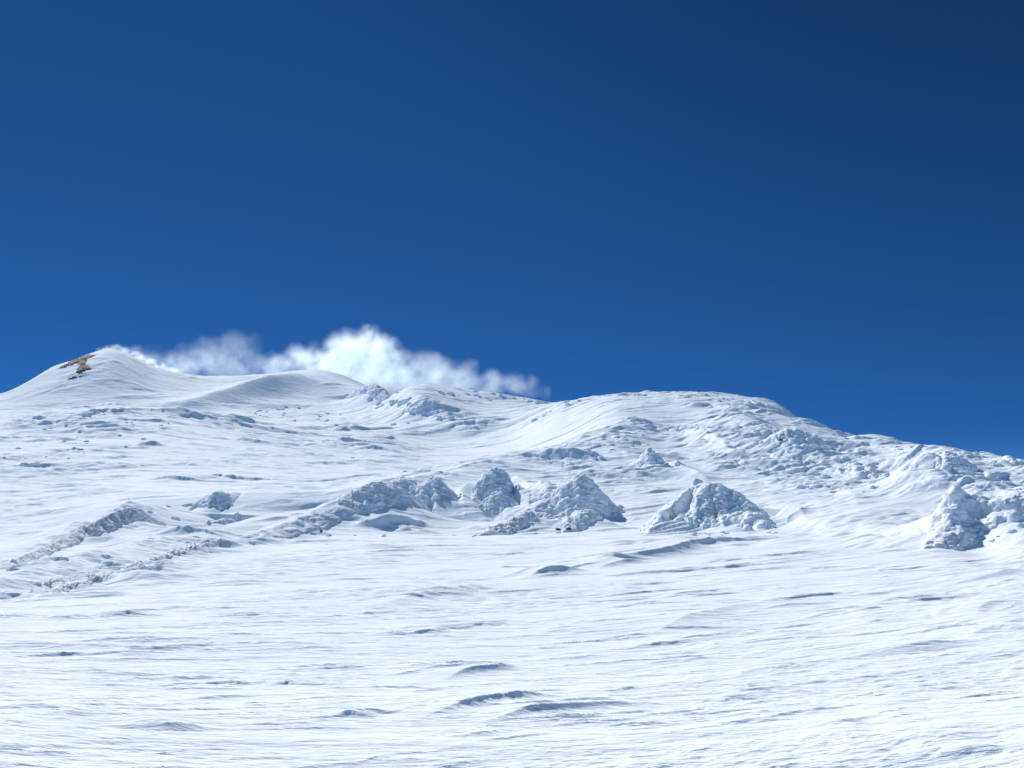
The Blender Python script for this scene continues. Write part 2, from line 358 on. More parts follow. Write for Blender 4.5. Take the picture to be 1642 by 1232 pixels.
SPEC['ll2'] = sp('snow_ridge', 'lower crusted snow ridge along the left edge of the plain', 'snow ridge',
    [(-80, 975), (-20, 962), (60, 946), (110, 932), (150, 921), (190, 913), (235, 904), (270, 903)], 46, 2.0, 4, .8,
    [(-80, .3), (90, .5), (140, 1), (270, .7)], seed=79, pf=(1.6, 1.0), lift=-0.08)
SPEC['ll3'] = sp('snow_ridge', 'string of crusted lumps where the left ridges meet the plain', 'snow ridge',
    [(215, 905), (250, 893), (290, 882), (320, 872), (340, 868), (358, 876)], 62, 1.4, 3, .7, seed=82, lift=-0.08)
SPEC['up'] = sp('rime_ridge', 'crusted knoll standing on the far ridge under the steam', 'rock',
    [(555, 640), (570, 628), (588, 618), (600, 617), (612, 628), (625, 640)], 640, 14, 14, 6.5, seed=91, pf=(2, .8), res=.6, sink=2)
SPEC['up2'] = sp('rime_ridge', 'crusted ridge crest right of the far knoll and left of the bright slope', 'rock',
    [(650, 664), (662, 648), (680, 641), (695, 645), (705, 655), (722, 668)], 560, 14, 14, 6, seed=93, pf=(2, .8), res=.6, sink=2)
SPEC['rm'] = sp('rime_ridge', 'dark speckled crusted rise on the upper right mountainside', 'rock',
    [(1230, 728), (1248, 700), (1262, 688), (1285, 698), (1310, 715), (1335, 735)], 300, 20, 16, 3.6, seed=95, pf=(1.6, .9), res=.3, sink=1)
SPEC['rm2'] = sp('rime_ridge', 'blocky snow lump with a pale flat face at the foot of the right mountainside', 'rock',
    [(1330, 768), (1350, 752), (1375, 748), (1400, 752), (1425, 768)], 140, 5, 5, 1.8, seed=97, pf=(2, .8), res=.12)

def mbase(crest, d0, wn, wf):
    cx = np.array([c[0] for c in crest], float); cy = np.array([c[1] for c in crest], float)
    bx = np.linspace(cx[0], cx[-1], 9); by = np.interp(bx, [cx[0], cx[-1]], [cy[0], cy[-1]]) + 3
    bd = np.array([hitd(a_, b_) for a_, b_ in zip(bx, by)]); bd = np.clip(bd, np.median(bd) * 0.6, np.median(bd) * 1.5)
    bd = np.polyval(np.polyfit(bx, bd, 1 if cx[-1] - cx[0] < 150 else 2), bx)
    k = float(np.clip(np.median(bd) / d0, 0.6, 1.7))
    return bx, bd, k
GEO = {}
for k_, (a_, kw_) in SPEC.items():
    crest, d0, wn_, wf_ = a_[3], a_[4], a_[5], a_[6]
    GEO[id(crest)] = mbase(crest, d0, wn_, wf_)
for k_, (a_, kw_) in SPEC.items():
    crest, d0, wn_, wf_ = a_[3], a_[4], a_[5], a_[6]
    bx, bd, k = GEO[id(crest)]
    pts_ = [(px, py + 7 + 0.16 * (max(crest[0][1], crest[-1][1]) - py), float(np.interp(px, bx, bd)) + wn_ * k * 0.95) for px, py in crest]
    ridge(pts_, wn_ * k * 0.95, wf_ * k * 1.5, taper=0.12, p=1.7, jit=0.12)
# wind tails and scoops round the outcrops
for pts, wn, wf, amp in [
    ([(815, 772), (845, 786), (885, 800), (930, 812)], 1.6, 2.2, [2.2, 1.5, .8, .2]),
    ([(735, 786), (770, 800), (815, 812)], 1.2, 1.8, [1.2, .8, .2]),
    ([(555, 843), (600, 848), (650, 846), (695, 838)], 0.45, 4.5, [.35, .8, .75, .25]),
    ([(1068, 752), (1105, 764), (1150, 778)], 1.6, 3, [2.0, 1.2, .3]),
    ([(1238, 826), (1285, 838), (1345, 845)], 1.0, 3.5, [.9, .8, .2]),
    ([(600, 800), (650, 812), (700, 822)], 0.6, 3, [.4, .7, .3]),
    ([(230, 850), (290, 858), (350, 856)], 0.6, 3, [.3, .5, .2]),
    ([(130, 868), (180, 872), (240, 870)], 0.5, 2.5, [.3, .5, .2]),
    ([(160, 930), (200, 934), (260, 932)], 0.4, 2.0, [.2, .35, .15]),
    ([(860, 735), (920, 738), (980, 735)], 2, 8, [1, 2, 1]),
    ([(1000, 745), (1060, 765), (1140, 772)], 1.5, 7, [.6, 1.2, .6]),
    ([(1440, 765), (1340, 800), (1220, 850)], 0.7, 3, [.3, .5, .2]),
    ([(1100, 690), (1150, 715), (1190, 745)], 3, 8, [1, 2, 1]),
]:
    ridge(pts, wn, wf, amp=amp, taper=0.2, p=1.3, jit=0.15)
# ---------------------------------------------------------------- where the surface is rough (world positions from sightings)
ROUGH = np.zeros_like(Z)
def rough(px, py, rx, ry_m, val=1.0, d=None, rot=0.0):
    global ROUGH
    d = d or hitd(px, py); x, y, z = ray(px, py, d); rxm = rx / F * d
    i0 = max(0, np.searchsorted(D, max(d - 2.2 * max(ry_m, rxm), 1))); i1 = np.searchsorted(D, d + 2.2 * max(ry_m, rxm))
    ux = X[i0:i1] - float(x); uy = Y[i0:i1] - float(y)
    c, s = math.cos(rot), math.sin(rot)
    a = (ux * c + uy * s) / rxm; b = (-ux * s + uy * c) / ry_m
    ROUGH[i0:i1] = np.maximum(ROUGH[i0:i1], val * np.exp(-(a * a + b * b)**1.5))
for r_ in [(120, 690, 150, 60, .75), (40, 740, 100, 50, .6), (320, 745, 50, 25, .8), (470, 660, 110, 60, .9), (620, 640, 90, 80, 1), (700, 665, 60, 50, .9),
           (760, 680, 40, 30, .9), (800, 636, 110, 60, .9), (925, 645, 50, 40, .7), (1040, 633, 80, 30, .6), (1100, 640, 60, 50, .6), (1200, 655, 70, 50, .9),
           (1060, 690, 70, 40, .9), (960, 710, 80, 30, .9), (860, 735, 70, 25, .8), (930, 750, 80, 20, 1), (1000, 760, 60, 20, .9), (1160, 690, 60, 50, 1),
           (1290, 715, 100, 60, 1.6), (1230, 700, 60, 60, 1.4), (1250, 750, 90, 30, 1), (1340, 745, 70, 30, .9), (1300, 780, 70, 16, .8), (1420, 715, 60, 40, .7), (1500, 715, 60, 30, .8),
           (1590, 745, 60, 22, 1.2), (1560, 775, 90, 16, 1.2), (1630, 790, 60, 14, 1.2), (700, 800, 60, 6, .8), (1000, 790, 60, 8, .6), (870, 842, 60, 3, .8), (640, 850, 50, 2.5, .7), (1180, 740, 60, 30, .8),
           (200, 820, 40, 7, .9), (150, 850, 60, 5, .7), (70, 905, 80, 5, .8), (150, 930, 90, 5, .8), (300, 880, 80, 6, .8), (560, 800, 90, 8, .5), (850, 790, 60, 10, .7)]:
    rough(*r_)

def rough_line(pts, wm, val):
    for (x0, y0), (x1, y1) in zip(pts[:-1], pts[1:]):
        n_ = max(2, int(math.hypot(x1 - x0, y1 - y0) / 14))
        for i_ in range(n_):
            f_ = i_ / n_; px = x0 + (x1 - x0) * f_; py = y0 + (y1 - y0) * f_; d_ = hitd(px, py)
            rough(px, py, 15 + wm * 1.2 * F / d_ * .5, wm, val * (0.8 + 0.3 * math.sin(px * .13)), d=d_)
rough_line([(0, 908), (100, 868), (215, 818)], 1.6, .75)
rough_line([(0, 968), (130, 938), (240, 906), (350, 876), (450, 864)], 1.5, .95)
rough_line([(440, 866), (520, 845), (600, 800)], 2.0, .8)
rough_line([(770, 855), (850, 835), (930, 790)], 2.0, .8)
rough_line([(640, 775), (740, 758), (830, 730), (930, 706), (1060, 683), (1110, 672)], 4, .9)
rough_line([(1110, 645), (1190, 700), (1260, 745), (1330, 770)], 5, .9)
rough_line([(1180, 690), (1100, 725), (1010, 758)], 4, .8)
rough_line([(880, 742), (960, 752), (1040, 770)], 3, .9)
# ---------------------------------------------------------------- surface relief: wind-cut sastrugi at every scale
# the whole upper mountain carries some crust, in drifting patches
bandn = fbm2((X * 0.8 + Y * 0.6) / 90, (Y * 0.8 - X * 0.6) / 35, 910, 4)
ROUGH = np.maximum(ROUGH, (0.6 * sstep(0.0, 0.4, bandn) * sstep(90, 200, DD) + 0.14 * sstep(150, 300, DD)) * (1 - 0.75 * np.exp(-(((AA - R(1.0)) / R(6.5))**2 + ((np.log(DD) - np.log(480)) / 0.35)**2)))).astype(np.float32)
SLOPE = np.gradient(Z, axis=0) / np.gradient(D)[:, None]
for k_ in range(2): SLOPE = blur(SLOPE, 5, 0)
CALM = ((1 - 0.75 * sstep(0.30, 0.65, np.abs(SLOPE))) * (1 - 0.6 * np.exp(-(((AA - R(0.8)) / R(6.5))**2 + ((np.log(DD) - np.log(450)) / 0.30)**2)))).astype(np.float32)
YS = Y - (0.50 * X + 0.36 * 22 * (np.logaddexp(X / 22, -X / 22) - math.log(2)) + 0.60 * 25 * np.logaddexp(0, -(X + 32) / 25))
XS = X
pix = DD / 1004.0
foot = (pix * 1.0).astype(np.float32)
inner = np.zeros(len(AZ), bool); inner[max(0, i_in - 20):i_in + NA + 20] = True
mtn = sstep(300, 900, DD).astype(np.float32)
for li, lam in enumerate([0.13, 0.23, 0.4, 0.72, 1.3, 2.4, 4.4, 8.0, 15.0, 28.0]):
    # keep only scales the distance can resolve
    dlo = lam * 10; dhi = lam * (300 if lam >= 0.4 else 95)
    i0 = 0 if lam < 3 else np.searchsorted(D, lam * 1.2); i1 = np.searchsorted(D, dhi)
    if i1 <= i0: continue
    sl_ = slice(i0, i1)
    far_ = 1 + 1.6 * sstep(60, 160, DD[sl_]).astype(np.float32)
    fade = (1 - sstep(lam * 38, lam * 93, DD[sl_] / far_)) * sstep(lam * 1.2, lam * 9, DD[sl_]) 
    if lam >= 2: fade = fade * (0.45 + 0.55 * sstep(lam * 5, lam * 30, DD[sl_]))
    if lam >= 8: fade = fade * sstep(lam * 3, lam * 20, DD[sl_])
    xs = XS[sl_]; ys = YS[sl_]; fade = fade * CALM[sl_]
    wx = perlin2(xs / (lam * 7), ys / (lam * 4), 300 + li) * lam * 1.6
    patch = perlin2(xs / (lam * 11), ys / (lam * 6), 400 + li) + 0.5 * perlin2(xs / (lam * 6), ys / (lam * 3), 430 + li)
    pm = 0.10 + 0.90 * sstep(0.08, 0.6, patch)
    n = perlin2(xs / (lam * 2.8), (ys + wx) / lam, 500 + li) + 0.5 * perlin2(xs / (lam * 2.0), (ys + wx) / (lam * .5), 530 + li)
    K = 1.5
    s = n * K; fl = np.floor(s); fr = s - fl
    wf_ = np.clip(0.013 * DD[sl_] * K / lam, 0.17, 0.9)
    ter = (fl + sstep(0.0, 1.0, (fr - 0.98 + wf_) / wf_)) / K
    rl = DD[sl_] / lam
    A = ((0.075 + 0.15 * sstep(14, 42, rl)) * lam * (1 - 0.45 * sstep(650, 950, DD[sl_])) * (1 - 0.3 * sstep(60, 20, DD[sl_]) * (rl < 60))).astype(np.float32)
    wm_ = np.maximum(0.05, 0.0026 * rl)
    ys2 = ys + wx + 0.12 * lam * perlin2(xs / (lam * .5), ys / (lam * .5), 560 + li)
    mk_ = fade > 0.01
    dn = np.zeros(xs.shape, np.float32); dn[mk_] = dashes(xs[mk_], ys2[mk_], lam, wm_[mk_], 800 + li, 0.55 if lam < 1 else 0.4)
    dp = 0.15 + 0.85 * sstep(-0.1, 0.45, perlin2(xs / (lam * 9), ys / (lam * 5), 440 + li) + 0.2)
    Z[sl_] += (fade * (A * (0.10 * n + pm * (0.35 * ter - 0.24 * n)) + 0.105 * lam * (0.22 + 0.78 * sstep(12, 38, rl)) * dp * dn * (1 - 0.5 * sstep(600, 900, DD[sl_])))).astype(np.float32)
    # fine crust on some patches
    crust = sstep(0.2, 0.6, perlin2(xs / (lam * 30) + 9, ys / (lam * 14), 600 + li)) * fade
    Z[sl_] += (0.045 * lam * crust * perlin2(xs / (lam * .8), ys / (lam * .45), 620 + li)).astype(np.float32)
    # rough, rime-plastered zones
    rm = ROUGH[sl_] * sstep(lam * 24, lam * 60, DD[sl_]) * (1 - sstep(lam * 110, lam * 260, DD[sl_]))
    if rm.max() > 0.02:
        m = rm > 0.02
        xa = X[sl_][m]; ya = Y[sl_][m]
        jx = perlin2(xa / lam, ya / lam, 700 + li) * .5
        wv = worley2(xa / (lam * 1.7) + jx, ya / (lam * 1.1) + jx, 650 + li)
        cl = sstep(-0.25, 0.45, perlin2(xa / (lam * 5), ya / (lam * 3), 680 + li))
        bump = np.sqrt(np.clip(1 - wv * wv * 1.7, 0, 1)) * cl
        zz = Z[sl_]; zz[m] += (0.34 * lam * rm[m] * bump * (1 - 0.65 * sstep(700, 950, DD[sl_][m]))).astype(np.float32); Z[sl_] = zz

# ---------------------------------------------------------------- helpers for objects
def tag(o, label=None, cat=None, group=None, kind=None):
    if label: o['label'] = label
    if cat: o['category'] = cat
    if group: o['group'] = group
    if kind: o['kind'] = kind
def grid_faces(n, m, wrap=False):
    i = np.arange(n - 1)[:, None] * m; j = np.arange(m - 1)[None, :]
    a = (i + j).ravel(); f = np.stack([a, a + 1, a + 1 + m, a + m], 1)
    if wrap:
        k = np.arange(n - 1) * m
        f = np.concatenate([f, np.stack([k + m - 1, k, k + m, k + 2 * m - 1], 1)])
    return f
def mesh_np(name, V, Fq, mat, smooth=True):
    me = bpy.data.meshes.new(name)
    nv, nf, k = len(V), len(Fq), Fq.shape[1]
    me.vertices.add(nv); me.vertices.foreach_set('co', np.ascontiguousarray(V, np.float32).ravel())
    me.loops.add(nf * k); me.loops.foreach_set('vertex_index', np.ascontiguousarray(Fq, np.int32).ravel())
    me.polygons.add(nf); me.polygons.foreach_set('loop_start', np.arange(nf, dtype=np.int32) * k)
    me.update(calc_edges=True)
    me.polygons.foreach_set('use_smooth', np.full(nf, smooth))
    me.materials.append(mat); me.update()
    return me
def obj(name, me, parent=None):
    o = bpy.data.objects.new(name, me); COL.objects.link(o)
    if parent: o.parent = parent
    return o

# ---------------------------------------------------------------- materials
def snow_mat(name, base, scales, rough_=0.9, rock=None, bumpk=1.0):
    m = bpy.data.materials.new(name); m.use_nodes = True; t = m.node_tree; N = t.nodes; L = t.links
    b = N['Principled BSDF']; b.inputs['Roughness'].default_value = rough_
    b.inputs['Specular IOR Level'].default_value = 0.03
    geo = N.new('ShaderNodeNewGeometry')
    # slight natural tint variation: wind-packed against fresh snow
    nz = N.new('ShaderNodeTexNoise'); nz.inputs['Scale'].default_value = 0.35; nz.inputs['Detail'].default_value = 6
    mp = N.new('ShaderNodeMapping'); mp.inputs['Scale'].default_value = (0.35, 1.0, 1.0); mp.inputs['Rotation'].default_value = (0, 0, R(-25))
    L.new(geo.outputs['Position'], mp.inputs[0]); L.new(mp.outputs[0], nz.inputs[0])
    cr = N.new('ShaderNodeValToRGB'); cr.color_ramp.elements[0].position = 0.35; cr.color_ramp.elements[1].position = 0.65
    cr.color_ramp.elements[0].color = (*[c * 0.955 for c in base], 1); cr.color_ramp.elements[1].color = (*base, 1)
    L.new(nz.outputs[0], cr.inputs[0]); col = cr.outputs[0]
    if rock:
        n2 = N.new('ShaderNodeTexNoise'); n2.inputs['Scale'].default_value = rock[0]; n2.inputs['Detail'].default_value = 8; n2.inputs['Roughness'].default_value = .7
        L.new(geo.outputs['Position'], n2.inputs[0])
        r2 = N.new('ShaderNodeValToRGB'); r2.color_ramp.elements[0].position = rock[1]; r2.color_ramp.elements[1].position = rock[1] + 0.03
        r2.color_ramp.elements[0].color = (0, 0, 0, 1); r2.color_ramp.elements[1].color = (1, 1, 1, 1)
        mx = N.new('ShaderNodeMix'); mx.data_type = 'RGBA'
        L.new(n2.outputs[0], r2.inputs[0]); L.new(r2.outputs[0], mx.inputs[0]); L.new(col, mx.inputs[6]); mx.inputs[7].default_value = (0.07, 0.06, 0.06, 1)
        col = mx.outputs[2]
    L.new(col, b.inputs['Base Color'])
    prev = None
    for sc, st, dist in scales:
        nn = N.new('ShaderNodeTexNoise'); nn.inputs['Scale'].default_value = sc; nn.inputs['Detail'].default_value = 4; nn.inputs['Roughness'].default_value = .6
        L.new(mp.outputs[0], nn.inputs[0])
        bp = N.new('ShaderNodeBump'); bp.inputs['Strength'].default_value = st * bumpk; bp.inputs['Distance'].default_value = dist
        L.new(nn.outputs[0], bp.inputs['Height'])
        if prev: L.new(prev.outputs[0], bp.inputs['Normal'])
        prev = bp
    if prev: L.new(prev.outputs[0], b.inputs['Normal'])
    return m
SNOWC = (0.805, 0.875, 0.935)
M_snow = snow_mat('snow', SNOWC, [(30.0, 0.8, 0.022), (9.0, 0.8, 0.045), (1.6, 0.6, 0.16)])
M_mtn = snow_mat('mountain_snow', SNOWC, [(1.1, 0.8, 0.4), (0.25, 0.6, 1.4)])
M_rime = snow_mat('rime_crust', (0.80, 0.85, 0.915), [(7.0, 0.7, 0.06), (2.2, 0.6, 0.18)], rock=(1.3, 0.77))
M_rime_far = snow_mat('rime_boulder', (0.79, 0.85, 0.91), [(1.6, 0.7, 0.35)], rock=(0.5, 0.66))

# ---------------------------------------------------------------- ground sheets
cut = int(np.searchsorted(D, 520.0))
V = np.stack([X, Y, Z], -1)
n, m_ = Z.shape
me = mesh_np('ground', np.concatenate([V[:cut + 1].reshape(-1, 3), [[0, 0, -1.6]]]), grid_faces(cut + 1, m_, True), M_snow)
g = obj('ground', me); tag(g, kind='structure')
me = mesh_np('mountain', V[cut:].reshape(-1, 3), grid_faces(n - cut, m_, True), M_mtn)
g = obj('mountain', me); tag(g, kind='structure')
del V


# ---------------------------------------------------------------- rime-plastered mounds and outcrops (each its own thing)
def mound(name, label, cat, crest, d, wn, wf, size=1.0, roughness=None, sink=0.35, seed=1, pf=(1.6, 0.8), group=None, mat=None, parts=None, res=0.07, lift=0.0):
    """crest: (px, py) sightings of the outline at distance d; wn / wf: reach of the near / far side in metres"""
    cx = np.array([c[0] for c in crest], float); cy = np.array([c[1] for c in crest], float)
    d0 = d; bx, bd, k = GEO[id(crest)]; wn *= k; wf *= k; size *= k * 0.62; d = float(np.median(bd)) + wn * 0.9
    print(name, cx[0], 'd', round(d0), '->', round(d))
    wm = (cx[-1] - cx[0]) / F * d
    res = max(res, d / F * 1.3)
    nu = int(np.clip(wm / res, 60, 560)); nv = int(np.clip((wn + wf) / res * 1.0, 60, 420))
    u = np.linspace(0, 1, nu); px = cx[0] + (cx[-1] - cx[0]) * u
    py = np.interp(px, cx, cy)
    k = max(3, nu // 40); py = np.convolve(np.pad(py, (k, k), mode='edge'), np.ones(2 * k + 1) / (2 * k + 1), 'valid')
    dc = np.interp(px, bx, bd) + wn * 0.9
    X0, Y0, Z0 = ray(px, py, dc); r0 = np.hypot(X0, Y0)
    endf = (np.sin(np.pi * np.clip(u, 0, 1)))**0.45                       # plan outline rounds off at the ends
    v = np.concatenate([-np.linspace(1, 0, int(nv * wn / (wn + wf)) + 2)[:-1], np.linspace(0, 1, int(nv * wf / (wn + wf)) + 2)])
    jag = 1 + 0.28 * perlin2(u * 5, np.zeros_like(u), seed) + 0.15 * perlin2(u * 14, np.zeros_like(u), seed + 1)
    vv = v[None, :] * np.where(v[None, :] < 0, wn, wf) * (0.25 + 0.75 * endf[:, None]) * jag[:, None]
    x = X0[:, None] * (1 + vv / r0[:, None]); y = Y0[:, None] * (1 + vv / r0[:, None])
    G = zat(x, y); H = np.maximum(Z0 - zat(X0, Y0), 0.02)
    a = np.abs(v)[None, :]
    prof = np.clip(1 - a**(1 + 0.55 * (pf[0] - 1)), 0, 1)**(pf[1] + 0.45)
    hh = H[:, None] * prof
    z = G + hh - sink * (1 - sstep(0.0, 0.3, prof)) - 0.05 + lift * prof
    P = np.stack([x, y, z], -1)
    du = np.gradient(P, axis=0); dv = np.gradient(P, axis=1)
    Nn = np.cross(du, dv); Nn /= np.linalg.norm(Nn, axis=-1, keepdims=True) + 1e-9
    if Nn[..., 2].mean() < 0: Nn = -Nn
    q = P.reshape(-1, 3).astype(np.float32) - P.reshape(-1, 3).mean(0).astype(np.float32)
    rv = np.ones(nu) if roughness is None else np.interp(px, [r[0] for r in roughness], [r[1] for r in roughness])
    m = (rv[:, None] * sstep(0.02, 0.25, prof)).reshape(-1)
    Q = np.stack([q[:, 0] * .8 - q[:, 2] * .5, q[:, 1] * .85, q[:, 0] * .35 + q[:, 2] * 1.05], 1).astype(np.float32) / size
    wp = np.stack([perlin3(Q * 0.9 + 7, seed), perlin3(Q * 0.9 + 31, seed + 2), perlin3(Q * 0.9 + 57, seed + 3)], 1)
    disp = np.zeros(len(q), np.float32); Qw = Q + 0.55 * wp
    for sc, am in ((0.75, 0.50), (1.7, 0.30), (3.6, 0.17), (7.5, 0.095), (15.0, 0.045)):
        f1 = worley3(Qw * sc, seed + int(sc * 10))
        on = sstep(-0.35, 0.3, perlin3(Q * sc * 0.35, seed + 40 + int(sc * 3)))
        disp += am * (np.sqrt(np.clip(1 - (f1 * 1.25)**2, 0, 1)) - 0.45) * (0.25 + 0.75 * on)
    disp += 0.10 * fbm3(Q * 3.0, seed + 5, 4)
    disp = disp * size * m * 0.68
    # wind-cut ledges: the crust overhangs towards the weather side
    led = perlin3(Q * np.array([0.5, 0.7, 3.2], np.float32), seed + 9)
    disp += 0.10 * size * m * sstep(0.0, 0.35, led)
    Pd = P.reshape(-1, 3) + Nn.reshape(-1, 3) * disp[:, None]
    base = np.array([x[nu // 2].mean(), y[nu // 2].mean(), G[nu // 2].mean()])
    me = mesh_np(name, Pd - base, grid_faces(nu, len(v)), mat or M_rime)
    o = obj(name, me); o.location = base; tag(o, label, cat, group)
    return o

def bare_rock(px, py, wpx, hpx, parent, d, seed):
    bpy.context.view_layer.update()
    rd = Vector([float(q_) for q_ in ray(px, py, 1.0)]).normalized()
    ok, loc, _n, _i = parent.ray_cast(parent.matrix_world.inverted() @ Vector((0, 0, 0)), rd)
    if ok: d = math.hypot(*(parent.matrix_world @ loc).xy)
    """small dark stone showing through the crust: a part of its mound"""
    x, y, z = ray(px, py, d)
    V_, F_ = ICO[3]
    rr = 1 + 0.35 * fbm3(V_ * 1.4 + seed * 3.1, seed, 3)
    W = V_ * rr[:, None] * np.array([wpx, wpx, hpx]) / 2 / F * d
    me = mesh_np('bare_rock', W, F_, M_dark, smooth=False)
    o = obj('bare_rock', me, parent); o.location = Vector((float(x), float(y), float(z))) - parent.location
    return o

import bmesh
ICO = {}
for sd in (3, 4, 5, 6):
    bm = bmesh.new(); bmesh.ops.create_icosphere(bm, subdivisions=sd, radius=1)
    V_ = np.array([v.co[:] for v in bm.verts], np.float32); F_ = np.array([[v.index for v in f.verts] for f in bm.faces], np.int32); bm.free()
    ICO[sd] = (V_, F_)
def rock_mat(name, c0, c1, sc):
    m = bpy.data.materials.new(name); m.use_nodes = True; t = m.node_tree; N = t.nodes; L = t.links
    b = N['Principled BSDF']; b.inputs['Roughness'].default_value = 0.9; b.inputs['Specular IOR Level'].default_value = 0.1
    geo = N.new('ShaderNodeNewGeometry'); nz = N.new('ShaderNodeTexNoise'); nz.inputs['Scale'].default_value = sc; nz.inputs['Detail'].default_value = 8
    cr = N.new('ShaderNodeValToRGB'); cr.color_ramp.elements[0].color = (*c0, 1); cr.color_ramp.elements[1].color = (*c1, 1)
    cr.color_ramp.elements[0].position = .35; cr.color_ramp.elements[1].position = .65
    L.new(geo.outputs['Position'], nz.inputs[0]); L.new(nz.outputs[0], cr.inputs[0]); L.new(cr.outputs[0], b.inputs['Base Color'])
    bp = N.new('ShaderNodeBump'); bp.inputs['Strength'].default_value = .8; bp.inputs['Distance'].default_value = .3 / sc; L.new(nz.outputs[0], bp.inputs['Height']); L.new(bp.outputs[0], b.inputs['Normal'])
    return m
M_dark = rock_mat('dark_lava_rock', (0.025, 0.022, 0.025), (0.09, 0.075, 0.07), 4.0)
M_dusted = rock_mat('dusted_rock', (0.02, 0.018, 0.022), (0.06, 0.058, 0.065), 0.35)
M_scree = rock_mat('brown_scree', (0.022, 0.022, 0.025), (0.105, 0.108, 0.12), 0.30)

MO = {k_: mound(*a_, **kw_) for k_, (a_, kw_) in SPEC.items()}
for px, py, w_, h_, k, d, sd in [(895, 849, 9, 4, 'shield_front', 73.6, 1), (912, 848, 6, 5, 'shield_front', 73.4, 2), (515, 852, 5, 4, 'front_clump', 72.3, 3),
    (1512, 868, 8, 4, 'crag', 56.5, 5), (1252, 706, 6, 4, 'rm', 292, 6), (1268, 715, 4, 3, 'rm', 290, 7)]:
    bare_rock(px, py, w_, h_, MO[k], d, sd)

# ---------------------------------------------------------------- bare summit scree
def patch(name, label, cat, outline, d, lift, mat, seed):
    """irregular bare patch lying on the surface: traced plan, real thickness"""
    pts = []
    for px, py in outline:
        dd = hitd(px, py, Z)
        pts.append((px, py))
    pts = np.array(pts, float); c = pts.mean(0)
    nr, na = 14, 96; V_ = []
    th = np.linspace(0, 2 * np.pi, na, endpoint=False)
    ang = np.arctan2(pts[:, 1] - c[1], pts[:, 0] - c[0]); rad = np.hypot(*(pts - c).T); o_ = np.argsort(ang); ang = ang[o_]; rad = rad[o_]
    ra = np.interp(th, np.concatenate([ang - 2 * np.pi, ang, ang + 2 * np.pi]), np.tile(rad, 3)) 
    ra = ra * (1 + 0.22 * perlin2(th * 9, th * 0 + .5, seed))
    for r_ in range(nr):
        f = (r_ + 0.01) / (nr - 1)
        for k in range(na):
            px = c[0] + ra[k] * f * math.cos(th[k]); py = c[1] + ra[k] * f * math.sin(th[k])
            dd = d if r_ == 0 else np.clip(hitd(px, py, Z), d * 0.93, d * 1.05); x, y, z = ray(px, py, dd)
            n_ = float(fbm2(np.array([x / 9.]), np.array([y / 9.]), seed, 4)[0])
            V_.append((float(x), float(y), float(zat(x, y)) + (lift * (1 - f**3) * (1 + 1.6 * n_) - 0.8 * f**6)))
    V_ = np.array(V_); base = V_.mean(0)
    Fq = grid_faces(nr, na, True)
    o = obj(name, mesh_np(name, V_ - base, Fq, mat)); o.location = base; tag(o, label, cat)
    return o

# ---------------------------------------------------------------- scattered rime boulders
PROT = []
for k in range(9):
    V_, F_ = ICO[5]
    st_ = np.array([1.0, 0.8 + 0.3 * rng.random(), 0.55 + 0.35 * rng.random()])
    wp = np.stack([perlin3(V_ * 1.2 + 5 * k, 3), perlin3(V_ * 1.2 + 5 * k, 4), perlin3(V_ * 1.2 + 5 * k, 5)], 1)
    Q = V_ + 0.35 * wp
    r_ = 0.72 + 0.30 * fbm3(V_ * 1.1 + 9.3 * k, 6, 3)
    for sc, am in ((1.3, .42), (2.8, .22), (5.8, .11)):
        f1 = worley3(Q * sc + 3.7 * k, 20 + k); r_ = r_ + am * (np.sqrt(np.clip(1 - (1.25 * f1)**2, 0, 1)) - .4)
    W = V_ * r_[:, None] * st_
    PROT.append(mesh_np('rime_boulder', W, F_, M_rime_far))
nb = 0
LAB = {}
def boulder(px, py, wpx, label, group, d=None, hs=1.0, cat='boulder'):
    global nb
    d = d or hitd(px, py)
    x, y, z = ray(px, py, d); r_ = wpx / 2 / F * d
    o = bpy.data.objects.new('rime_boulder', PROT[nb % len(PROT)]); COL.objects.link(o); nb += 1
    o.location = (float(x), float(y), float(zat(x, y)) - 0.32 * r_)
    o.scale = (r_, r_, r_ * hs); o.rotation_euler = (random.uniform(-.25, .25), random.uniform(-.25, .25), random.uniform(0, 6.28))
    tag(o, label, cat, group)
    return o
def cluster(poly, n, w0, w1, label, group, hs=1.0, skew=2.0):
    P = np.array(poly, float); c = 0
    for _ in range(n * 40):
        if c >= n: break
        px = random.uniform(P[:, 0].min(), P[:, 0].max()); py = random.uniform(P[:, 1].min(), P[:, 1].max())
        ins = False; j = len(P) - 1
        for i in range(len(P)):
            if (P[i, 1] > py) != (P[j, 1] > py) and px < (P[j, 0] - P[i, 0]) * (py - P[i, 1]) / (P[j, 1] - P[i, 1]) + P[i, 0]: ins = not ins
            j = i
        if not ins: continue
        if perlin2(np.array([px / 22.]), np.array([py / 9.]), 5)[0] < -0.05: continue
        boulder(px, py, w0 + (w1 - w0) * random.random()**skew, label, group, hs=hs); c += 1
cluster([(560, 625), (620, 622), (700, 650), (730, 665), (770, 682), (755, 692), (700, 672), (650, 665), (590, 645)], 46, 5, 20, 'rime-crusted boulder in the broken band under the steam', 'boulders on the ridge under the steam')
cluster([(400, 660), (470, 650), (550, 662), (540, 676), (430, 678)], 22, 4, 11, 'small crusted boulder in the shaded hollow of the far slope', 'boulders in the shaded hollow')
cluster([(10, 700), (140, 660), (260, 650), (280, 690), (200, 720), (60, 755), (0, 760)], 30, 4, 12, 'small crusted boulder on the streaked left shoulder', 'boulders on the left shoulder')
cluster([(690, 628), (770, 628), (880, 642), (950, 640), (940, 650), (860, 652), (760, 640)], 40, 5, 14, 'tiny crusted rock along the skyline right of the steam', 'rocks along the middle skyline')
